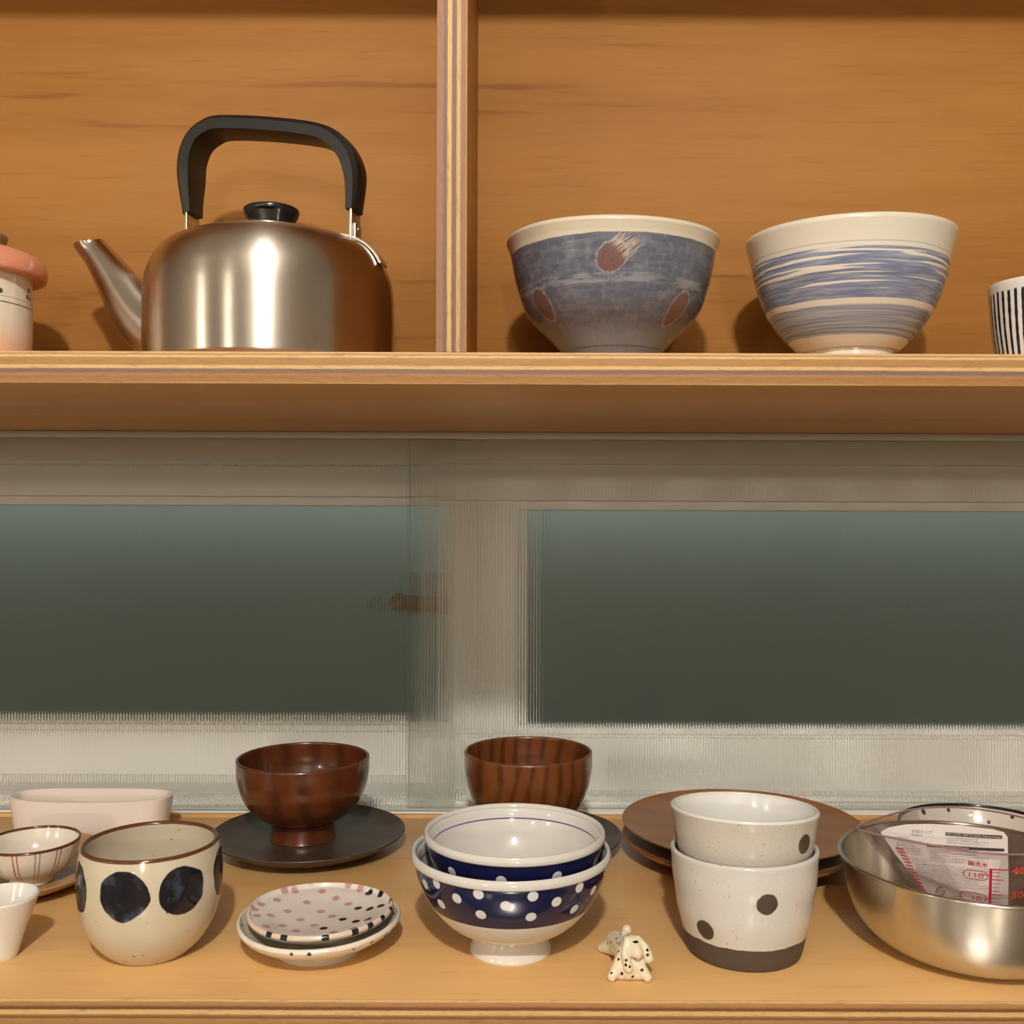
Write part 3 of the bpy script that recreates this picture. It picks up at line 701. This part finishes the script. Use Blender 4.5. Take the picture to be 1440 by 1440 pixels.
# ------------------------------------------------------------------ two speckled cups
def speckle_mat(name, base, rimc, dots, band, inner=None):
    g = G(name); th = g.theta(); P = g.warp(.0012, 260)
    col = g.mix(g.noise(g.P, 50, 3), base, tuple(c * .9 for c in base))
    col = g.mix(g.ss(.70, .74, g.noise(g.P, 520, 1)) * .55, col, (.26, .18, .11))
    f = g.spots(dots, P, .0004)
    col = g.mix(f, col, g.mix(g.noise(g.P, 700, 2), (.040, .026, .017), (.085, .055, .036)))
    if band:
        bl = band + (g.noise(g.vec(th * 2.5, 0, 0), 1, 3) - .5) * .004
        b = g.ss(.0003, -.0003, g.z - bl)
        col = g.mix(b, col, g.mix(g.noise(g.P, 400, 3), (.060, .043, .033), (.085, .062, .047)))
        return g.out(col, g.mx(b, f) * .45 + .14, bump=g.mx(b, f) * -1.0, bd=.0003)
    col = g.mix(g.ss(inner - .0002, inner + .0005, g.rad()) , (.74, .74, .71), col)
    return g.out(col, f * .4 + .15)
cl = [(.0375, 0), (.0398, .0012), (.0425, .0120), (.0468, .0300), (.0498, .0500), (.0519, .0715)]
M_c1 = speckle_mat('white_cup_glaze', (.63, .61, .575), None, [((.0460 * math.cos(R(-136.7)), .0460 * math.sin(R(-136.7)), .0258), .0070), ((.0498 * math.cos(R(-84.9)), .0498 * math.sin(R(-84.9)), .0499), .0073), ((.048 * math.cos(R(60)), .048 * math.sin(R(60)), .04), .0078), ((.046 * math.cos(R(150)), .046 * math.sin(R(150)), .03), .0075)], .0162)
def wobc(a, r, z): return (r * (1 + .006 * math.sin(2 * a) + .004 * math.sin(z * 260)), z + (.0016 * math.sin(a + 2.6) if z > .055 else 0))
o = from_bm('speckled_cup', lathe_bm(vessel_path(cl, .0034, .005), 144, wobc), M_c1, None, loc=(.1660, .7290, LOW))
tag(o, 'white glazed cup with brown dots and a dark unglazed base, lower of the nested pair', 'cup', 'nested speckled cups')
cu = [(.0330, 0), (.0350, .001), (.0372, .010), (.0420, .030), (.0465, .046), (.0487, .056), (.0500, .066), (.0518, .0745)]
g = G('speckled_grey_glaze'); th = g.theta(); P = g.warp(.0012, 260)
col = g.mix(g.noise(g.P, 60, 3), (.55, .515, .455), (.49, .45, .385))
col = g.mix(g.ss(.68, .73, g.noise(g.P, 620, 1)) * .6, col, (.25, .17, .10))
col = g.mix(g.spots([((.0490 * math.cos(R(-47.8)), .0490 * math.sin(R(-47.8)), .0590), .0068), ((.046 * math.cos(R(130)), .046 * math.sin(R(130)), .05), .008), ((.0475 * math.cos(R(-185)), .0475 * math.sin(R(-185)), .052), .008)], P, .0004), col, (.075, .048, .031))
col = g.mix(g.outer(cu, .0030), (.74, .74, .72), col); col = g.mix(g.ss(.0742, .0748, g.z), col, (.70, .68, .63))
M_c2 = g.out(col, .16)
o = from_bm('speckled_cup', lathe_bm(vessel_path(cu, .0030, .005), 144, lambda a, r, z: (r * (1 + .006 * math.sin(2 * a + 2)), z)), M_c2, None, loc=(.1655, .7277, LOW + .0243), rot=(R(-4.0), R(1.0), 0))
tag(o, 'grey speckled cup with one brown dot and white inside, nested in the white cup', 'cup', 'nested speckled cups')

# ------------------------------------------------------------------ spotted dog figurine
def capsule(bm, a, b, ra, rb, n=7):
    a, b = Vector(a), Vector(b)
    for i in range(n):
        t = i / (n - 1); ball(bm, a.lerp(b, t), ra + (rb - ra) * t, 14)
bm = bmesh.new(); mm = .001
def cp(a, b, ra, rb, n=8): capsule(bm, [v * mm for v in a], [v * mm for v in b], ra * mm, rb * mm, n)
cp((0, 0, 13.5), (-3, 27, 10.0), 8.0, 7.4, 9)                 # trunk, stretched out behind
cp((.5, -3, 15), (-11.8, -11.5, 3.0), 7.2, 3.2); cp((.5, -3, 15), (11.6, -13.5, 3.0), 7.2, 3.2)   # fore legs
cp((0, -4, 11), (-.5, -9.5, 5.5), 7.8, 5.6); cp((-7, -8, 4), (7, -9.5, 4), 4.4, 4.4)           # chest between them
cp((-4, 26, 8), (-12, 34, 3.0), 7.0, 3.4); cp((-1, 27, 8), (8.0, 35, 3.0), 7.0, 3.4)           # hind legs
cp((1.0, -2, 18), (2.8, -6, 21.5), 6.6, 6.4); cp((3.2, -8, 21.0), (4.8, -12.5, 18.8), 5.4, 4.2)      # head, muzzle
cp((-1.0, -7, 25.4), (-3.0, -11.5, 18), 2.4, 3.0); cp((-3.0, -11.5, 18), (-1.2, -14.2, 9.5), 3.0, 3.2)   # left ear
cp((6.4, -6, 25.4), (10.8, -8.5, 20.5), 2.4, 3.0); cp((10.8, -8.5, 20.5), (13.0, -10.5, 14.5), 3.0, 3.6)       # right ear
ball(bm, (4.6 * mm, 27 * mm, 18.0 * mm), 3.7 * mm)             # tail
for v in bm.verts: v.co.z = max(v.co.z, 0.0)
g = G('dalmatian_glaze')
dsp = [((11.9, -11.7, 20.3), 1.0), ((11.8, -12.9, 17.6), 1.0), ((-6.4, -5.0, 17.1), .9), ((-2.8, -15.3, 15.4), 1.0), ((-3.2, -16.0, 12.6), 1.0), ((-.8, -16.6, 11.6), .9), ((3.1, -15.1, 16.2), 1.0), ((-12.2, -12.9, 6.1), .8),
       ((-5.2, -12.6, 5.5), 1.1), ((1.7, -14.2, 4.0), 1.0), ((7.9, -14.2, 8.2), 1.1), ((-8.4, 14.8, 14.5), 1.0), ((-5.2, 11.7, 18.4), 1.0), ((-1.5, 18.4, 18.6), 1.0), ((-.5, 11.9, 19.6), .9), ((-5.1, 1.1, 19.4), .9),
       ((-6.0, 5.5, 18.2), .8), ((-7.0, -9.7, 13.6), .9), ((-9.5, 22, 11.0), 1.0), ((7.6, 10, 13), 1.1), ((7, 20, 12), 1.0)]
f = g.spots([(tuple(v * mm for v in c), r * mm) for c, r in dsp], None, .0002)
q = g.vm('MULTIPLY', g.vm('SUBTRACT', g.P, (.0045, -.0107, .0254)), (.36, .6, 1.2))
eye = g.ss(.00095, .0008, g.vm('DISTANCE', q, (0, 0, 0)))
M_dog = g.out(g.mix(g.mx(f, eye), (.72, .63, .46), (.010, .008, .007)), .16)
dog = from_bm('dog_figurine', bm, M_dog, None, loc=(.0782, .6890, LOW), rot=(0, 0, R(3)))
md = dog.modifiers.new('fuse', 'REMESH'); md.mode = 'VOXEL'; md.voxel_size = .00055; md.use_smooth_shade = True
md = dog.modifiers.new('soften', 'SMOOTH'); md.iterations = 8; md.factor = .5
tag(dog, 'tiny white ceramic puppy with black spots, crouching at the shelf front', 'figurine')

# ------------------------------------------------------------------ dotted bowl with black rim, behind the steel bowl
g = G('ink_dot_bowl_glaze'); th = g.theta(); P = g.warp(.003, 120)
sp = []
rb = random.Random(11)
for row, (h, rr, n) in enumerate(((.0360, .0665, 15), (.0285, .0635, 14), (.0210, .0580, 12), (.0140, .0480, 9))):
    for i in range(n):
        a = 2 * PI * (i + .5 * (row % 2)) / n + rb.uniform(-.08, .08)
        sp.append(((rr * math.cos(a), rr * math.sin(a), h + rb.uniform(-.001, .001)), rb.uniform(.0016, .0030)))
col = g.mix(g.spots(sp, P, .0005), (.66, .63, .55), (.03, .03, .06))
col = g.mix(g.ss(.0404, .0409, g.z), col, (.012, .012, .014))
o = from_bm('dotted_bowl', lathe_bm(vessel_path([(.0300, 0), (.0330, .0015), (.0500, .0110), (.0620, .0240), (.0700, .0410)], .0030, .005), 128), g.out(col, .15), None, loc=(.4050, .8760, LOW))
tag(o, 'white bowl with dark dots and a thin black rim, behind the steel bowl', 'bowl')

# ------------------------------------------------------------------ steel bowl
st = tag(empty('mixing_bowl', (.3300, .7330, LOW)), 'shiny stainless steel mixing bowl, front right, holding the measuring cup', 'bowl')
so = [(.0440, 0), (.0560, .0022), (.0690, .0090), (.0785, .0195), (.0845, .0335), (.0880, .0490), (.0898, .0615)]
from_bm('bowl_body', lathe_bm(vessel_path(so, .0011, .0013, n=8), 160), M_steel2, st)
bm = bmesh.new(); n = 160; rg = []
for k in range(n):
    a = 2 * PI * k / n
    rg.append([bm.verts.new(((.0900 + .0017 * math.cos(b)) * math.cos(a), (.0900 + .0017 * math.cos(b)) * math.sin(a), .0622 + .0013 * math.sin(b))) for b in [2 * PI * j / 10 for j in range(10)]])
for k in range(n):
    for j in range(10): bm.faces.new((rg[k][j], rg[(k + 1) % n][j], rg[(k + 1) % n][(j + 1) % 10], rg[k][(j + 1) % 10]))
from_bm('rolled_rim', bm, M_steel2, st)

# ------------------------------------------------------------------ clear measuring cup with its paper insert
cx, cy, zb, zt = .3450, .7580, LOW + .0075, LOW + .0765
mc = tag(empty('measuring_cup', (cx, cy, zb)), 'clear plastic measuring cup with red scale, standing inside the steel bowl', 'measuring cup')
H = zt - zb
def cup_r(a, h):
    """plan radius of the cup wall: round body widening upwards, drawn out to a pouring lip on the left"""
    t = h / H; r = .0290 + (.0560 - .0290) * t
    d = math.atan2(math.sin(a - PI), math.cos(a - PI))
    return r + (.0015 + .0315 * t ** 1.15) * math.exp(-(abs(d) / .40) ** 1.35)
g = G('clear_plastic')
tr = g.N.new('ShaderNodeBsdfTransparent'); tr.inputs[0].default_value = (.985, .965, .965, 1)
gl = g.N.new('ShaderNodeBsdfGlossy'); gl.inputs['Roughness'].default_value = .04
fr = g.N.new('ShaderNodeLayerWeight'); fr.inputs[0].default_value = .32
mp = g.ss(.0, 1., S(g, fr.outputs['Fresnel'])) * .38 + .02
mxs = g.N.new('ShaderNodeMixShader'); g.put(mxs.inputs[0], mp); g.L.new(tr.outputs[0], mxs.inputs[1]); g.L.new(gl.outputs[0], mxs.inputs[2])
om = g.N.new('ShaderNodeOutputMaterial'); g.L.new(mxs.outputs[0], om.inputs[0]); M_clear = g.m
bm = bmesh.new(); n = 144; rings = []
lv = [(h * H / 12, 0.0) for h in range(13)]
seq = [(h, 0.0) for h, _ in lv] + [(H + .0004, -.0010)] + [(h, -.0018) for h, _ in reversed(lv[1:])] + [(.0018, -.0018)]
for h, d in seq:
    rings.append([bm.verts.new(((cup_r(2 * PI * k / n, min(h, H)) + d) * math.cos(2 * PI * k / n), (cup_r(2 * PI * k / n, min(h, H)) + d) * math.sin(2 * PI * k / n), h)) for k in range(n)])
for A, B in zip(rings, rings[1:]):
    for k in range(n): bm.faces.new((A[k], A[(k + 1) % n], B[(k + 1) % n], B[k]))
bm.faces.new(rings[0]); bm.faces.new(rings[-1])
from_bm('cup_wall', bm, M_clear, mc, True, 50)
M_pink = plain('tinted_rim_plastic', (.55, .33, .33), .15, trans=.6, ior=1.3)
rim_pts = [((cup_r(2 * PI * k / n, H) + .0004) * math.cos(2 * PI * k / n), (cup_r(2 * PI * k / n, H) + .0004) * math.sin(2 * PI * k / n), H) for k in range(n)]
bm = bmesh.new(); rg = []
for k in range(n):
    p = Vector(rim_pts[k]); t = (Vector(rim_pts[(k + 1) % n]) - Vector(rim_pts[k - 1])).normalized(); u = Vector((0, 0, 1)); v = t.cross(u)
    rg.append([bm.verts.new(p + (u * math.cos(b) + v * math.sin(b)) * .0008) for b in [2 * PI * j / 8 for j in range(8)]])
for k in range(n):
    for j in range(8): bm.faces.new((rg[k][j], rg[(k + 1) % n][j], rg[(k + 1) % n][(j + 1) % 8], rg[k][(j + 1) % 8]))
from_bm('cup_rim', bm, M_pink, mc)
# handle loop on the right
hp = spline([(.0535, 0, .062), (.072, 0, .063), (.084, 0, .056), (.084, 0, .036), (.072, 0, .026), (.043, 0, .030)], 6)
from_bm('cup_handle', sweep_bm(hp, [(-.006, -.0012), (-.006, .0012), (.006, .0012), (.006, -.0012)], (0, 1, 0)), M_clear, mc, True, 40)

# paper insert standing across the cup
M_paper = plain('label_paper', (.74, .665, .64), .6)
M_ink = plain('grey_print', (.27, .24, .24), .7); M_inkd = plain('black_print', (.035, .025, .03), .7)
M_red = plain('red_print', (.55, .025, .055), .5); M_redo = plain('orange_red_print', (.62, .09, .05), .5)
iy = .0075
outl = [(-.0665, .0625), (-.0600, .0660), (-.0480, .0685), (-.030, .0692), (-.005, .0678), (.018, .0650), (.0265, .0625), (.0292, .0590), (.0285, .030), (.0270, .0065), (-.0190, .0065), (-.0300, .0150), (-.0420, .0290), (-.0560, .0460)]
def ins(x, z, off=0.): return (x, iy + .10 * (z - .03) + 1.2 * (x + .02) ** 2 - off, z)
bm = bmesh.new()
f1 = [bm.verts.new(ins(x, z)) for x, z in outl]; f2 = [bm.verts.new(ins(x, z, -.0003)) for x, z in outl]
cxx = bm.verts.new(ins(-.012, .038)); cx2 = bm.verts.new(ins(-.012, .038, -.0003)); nn = len(outl)
for i in range(nn):
    j = (i + 1) % nn
    bm.faces.new((f1[i], f1[j], cxx)); bm.faces.new((f2[j], f2[i], cx2)); bm.faces.new((f1[j], f1[i], f2[i], f2[j]))
paper = from_bm('paper_insert', bm, M_paper, mc, False); paper['label'] = 'white printed paper insert'
def text_mesh(s, size, bold=0.):
    c = bpy.data.curves.new('t', 'FONT'); c.body = s; c.size = size; c.align_x = 'LEFT'; c.resolution_u = 2; c.offset = bold
    o = link(bpy.data.objects.new('t', c)); bpy.context.view_layer.update()
    dg = bpy.context.evaluated_depsgraph_get(); me = bpy.data.meshes.new_from_object(o.evaluated_get(dg))
    bpy.data.objects.remove(o); bpy.data.curves.remove(c); return me
def add_text(bm, s, size, fn, x, z, rot=0., sx=1.0, bold=0.):
    me = text_mesh(s, size, bold); c, sn = math.cos(rot), math.sin(rot)
    for v in me.vertices:
        u, w_ = v.co.x * sx, v.co.y; v.co = fn(x + u * c - w_ * sn, z + u * sn + w_ * c)
    bm.from_mesh(me); bpy.data.meshes.remove(me)
def quad(bm, fn, x0, z0, x1, z1, rot=0., n=6):
    c, s = math.cos(rot), math.sin(rot)
    def q(u, w_): return bm.verts.new(fn(x0 + u * c - w_ * s, z0 + u * s + w_ * c))
    L, Hh = x1 - x0, z1 - z0
    prev = (q(0, 0), q(0, Hh))
    for i in range(1, n + 1):
        cur = (q(L * i / n, 0), q(L * i / n, Hh)); bm.faces.new((prev[0], cur[0], cur[1], prev[1])); prev = cur
pf = lambda x, z: ins(x, z, .0004)
pf2 = lambda x, z: ins(x, z, .0007)
rt = R(-4.0)
bm = bmesh.new(); quad(bm, pf, -.0190, .0610, .0245, .0634, rt); quad(bm, pf, -.0330, .0528, .0260, .0548, rt)
from_bm('heading_bar', bm, M_inkd, paper, False)
bm = bmesh.new()
add_text(bm, 'お手入れ方法 / HOW TO CLEAN / Mode de nettoyage', .0021, pf2, -.0184, .0615, rt, .86)
add_text(bm, '使用上のご注意 / CAUTION / Précautions', .0018, pf2, -.0324, .0532, rt, .95)
from_bm('heading_text', bm, plain('pale_print', (.70, .63, .61), .6), paper, False)
bm = bmesh.new(); rl = random.Random(8)
words = ['お使いになる前に', '必ずお読みください', 'やわらかいスポンジで', 'Wash before use', '食器用洗剤', 'Do not heat', '火のそばに置かない', 'Laver avant usage', '耐熱温度', '目盛りは目安です']
def para(x, z, wid, lines, step, size):
    for i in range(lines):
        s = ' '.join(rl.choice(words) for _ in range(6)); per = size * .62
        add_text(bm, s[:max(3, int(wid / per))], size, pf, x, z - i * step, rt, .8)
add_text(bm, '計量カップ', .0030, pf, -.0440, .0628, rt); add_text(bm, 'MEASURING', .0014, pf, -.0440, .0608, rt)
para(-.0560, .0590, .016, 7, .0019, .0015); para(-.0180, .0590, .036, 3, .0018, .0014)
para(-.0310, .0505, .052, 5, .0020, .0015); para(-.0480, .0440, .013, 3, .0019, .0014)
para(-.0420, .0395, .066, 9, .0018, .0014); para(-.0270, .0215, .050, 6, .0018, .0014)
from_bm('small_print', bm, M_ink, paper, False)
bm = bmesh.new()      # recycling mark: two arrow arcs round a syllable
for a0 in (60, 240):
    pts = [(-.0245 + .0030 * math.cos(R(a0 + 140 * i / 10)), .0205 + .0030 * math.sin(R(a0 + 140 * i / 10))) for i in range(11)]
    for p, q in zip(pts, pts[1:]):
        d = Vector((q[0] - p[0], q[1] - p[1])); nrm = Vector((-d.y, d.x)).normalized() * .0003
        bm.faces.new([bm.verts.new(pf2(*v)) for v in ((p[0] + nrm.x, p[1] + nrm.y), (p[0] - nrm.x, p[1] - nrm.y), (q[0] - nrm.x, q[1] - nrm.y), (q[0] + nrm.x, q[1] + nrm.y))])
add_text(bm, 'プラ', .0021, pf2, -.0266, .0198)
from_bm('recycling_mark', bm, M_inkd, paper, False)
# red scale printed on the front wall
def wall(x, z, off=.0003):
    """point of the printed face: x across the front, leaning with the cone; z height"""
    X = x + (.055 - z) * .15; r = .0290 + .0270 * z / H + off
    return (X, -math.sqrt(r * r - X * X), z)
bm = bmesh.new()
sx0 = -.0136
quad(bm, wall, sx0, .012, sx0 + .0018, .0567)
quad(bm, wall, sx0, .0560, sx0 + .0130, .0570)
for i in range(13):
    z = .0540 - i * .0030; quad(bm, wall, sx0 + .0018, z, sx0 + (.0095 if i % 4 == 2 else .0070), z + (.0008 if i % 4 == 2 else .0005))
for z in (.0512, .0318): quad(bm, wall, sx0 - .0035, z, sx0, z + .0007)
add_text(bm, '無洗米', .0042, wall, -.0262, .0578, 0, .92, bold=.00009); add_text(bm, '1.5合', .0044, wall, -.0262, .0488, bold=.00009); add_text(bm, '1合', .0044, wall, -.0240, .0305, bold=.00009)
def pill(x0, z0, x1, z1, w_=.0006):
    r = (z1 - z0) / 2; P_ = []
    for i in range(13): a = PI / 2 + PI * i / 12; P_.append((x0 + r + r * math.cos(a), z0 + r + r * math.sin(a)))
    for i in range(13): a = -PI / 2 + PI * i / 12; P_.append((x1 - r + r * math.cos(a), z0 + r + r * math.sin(a)))
    for i in range(len(P_)):
        p, q = P_[i], P_[(i + 1) % len(P_)]; d = Vector((q[0] - p[0], q[1] - p[1]))
        if d.length < 1e-7: continue
        nrm = Vector((-d.y, d.x)).normalized() * w_ / 2
        bm.faces.new([bm.verts.new(wall(*v)) for v in ((p[0] + nrm.x, p[1] + nrm.y), (p[0] - nrm.x, p[1] - nrm.y), (q[0] - nrm.x, q[1] - nrm.y), (q[0] + nrm.x, q[1] + nrm.y))])
pill(-.0285, .0470, -.0145, .0540); pill(-.0300, .0290, -.0150, .0360)
sc_ = from_bm('red_scale', bm, M_red, mc, False); sc_['label'] = 'red printed rice scale'
bm = bmesh.new(); add_text(bm, '400', .0075, wall, .0010, .0535, 0, 1.35, bold=.0003); from_bm('red_numeral', bm, M_redo, mc, False)
bm = bmesh.new(); add_text(bm, '300', .0075, wall, .0010, .0335, 0, 1.35, bold=.0003); from_bm('red_numeral', bm, M_redo, mc, False)
bm = bmesh.new()
for i in range(16): 
    a = PI + .30; h = .060 - i * .0026; r = cup_r(a, h) + .0003
    bm.faces.new([bm.verts.new(((cup_r(a + da, hh) + .0003) * math.cos(a + da), (cup_r(a + da, hh) + .0003) * math.sin(a + da), hh)) for da, hh in ((-.035, h), (.035, h), (.035, h + .0014), (-.035, h + .0014))])
from_bm('red_lip_scale', bm, M_redo, mc, False)['kind'] = 'stuff'
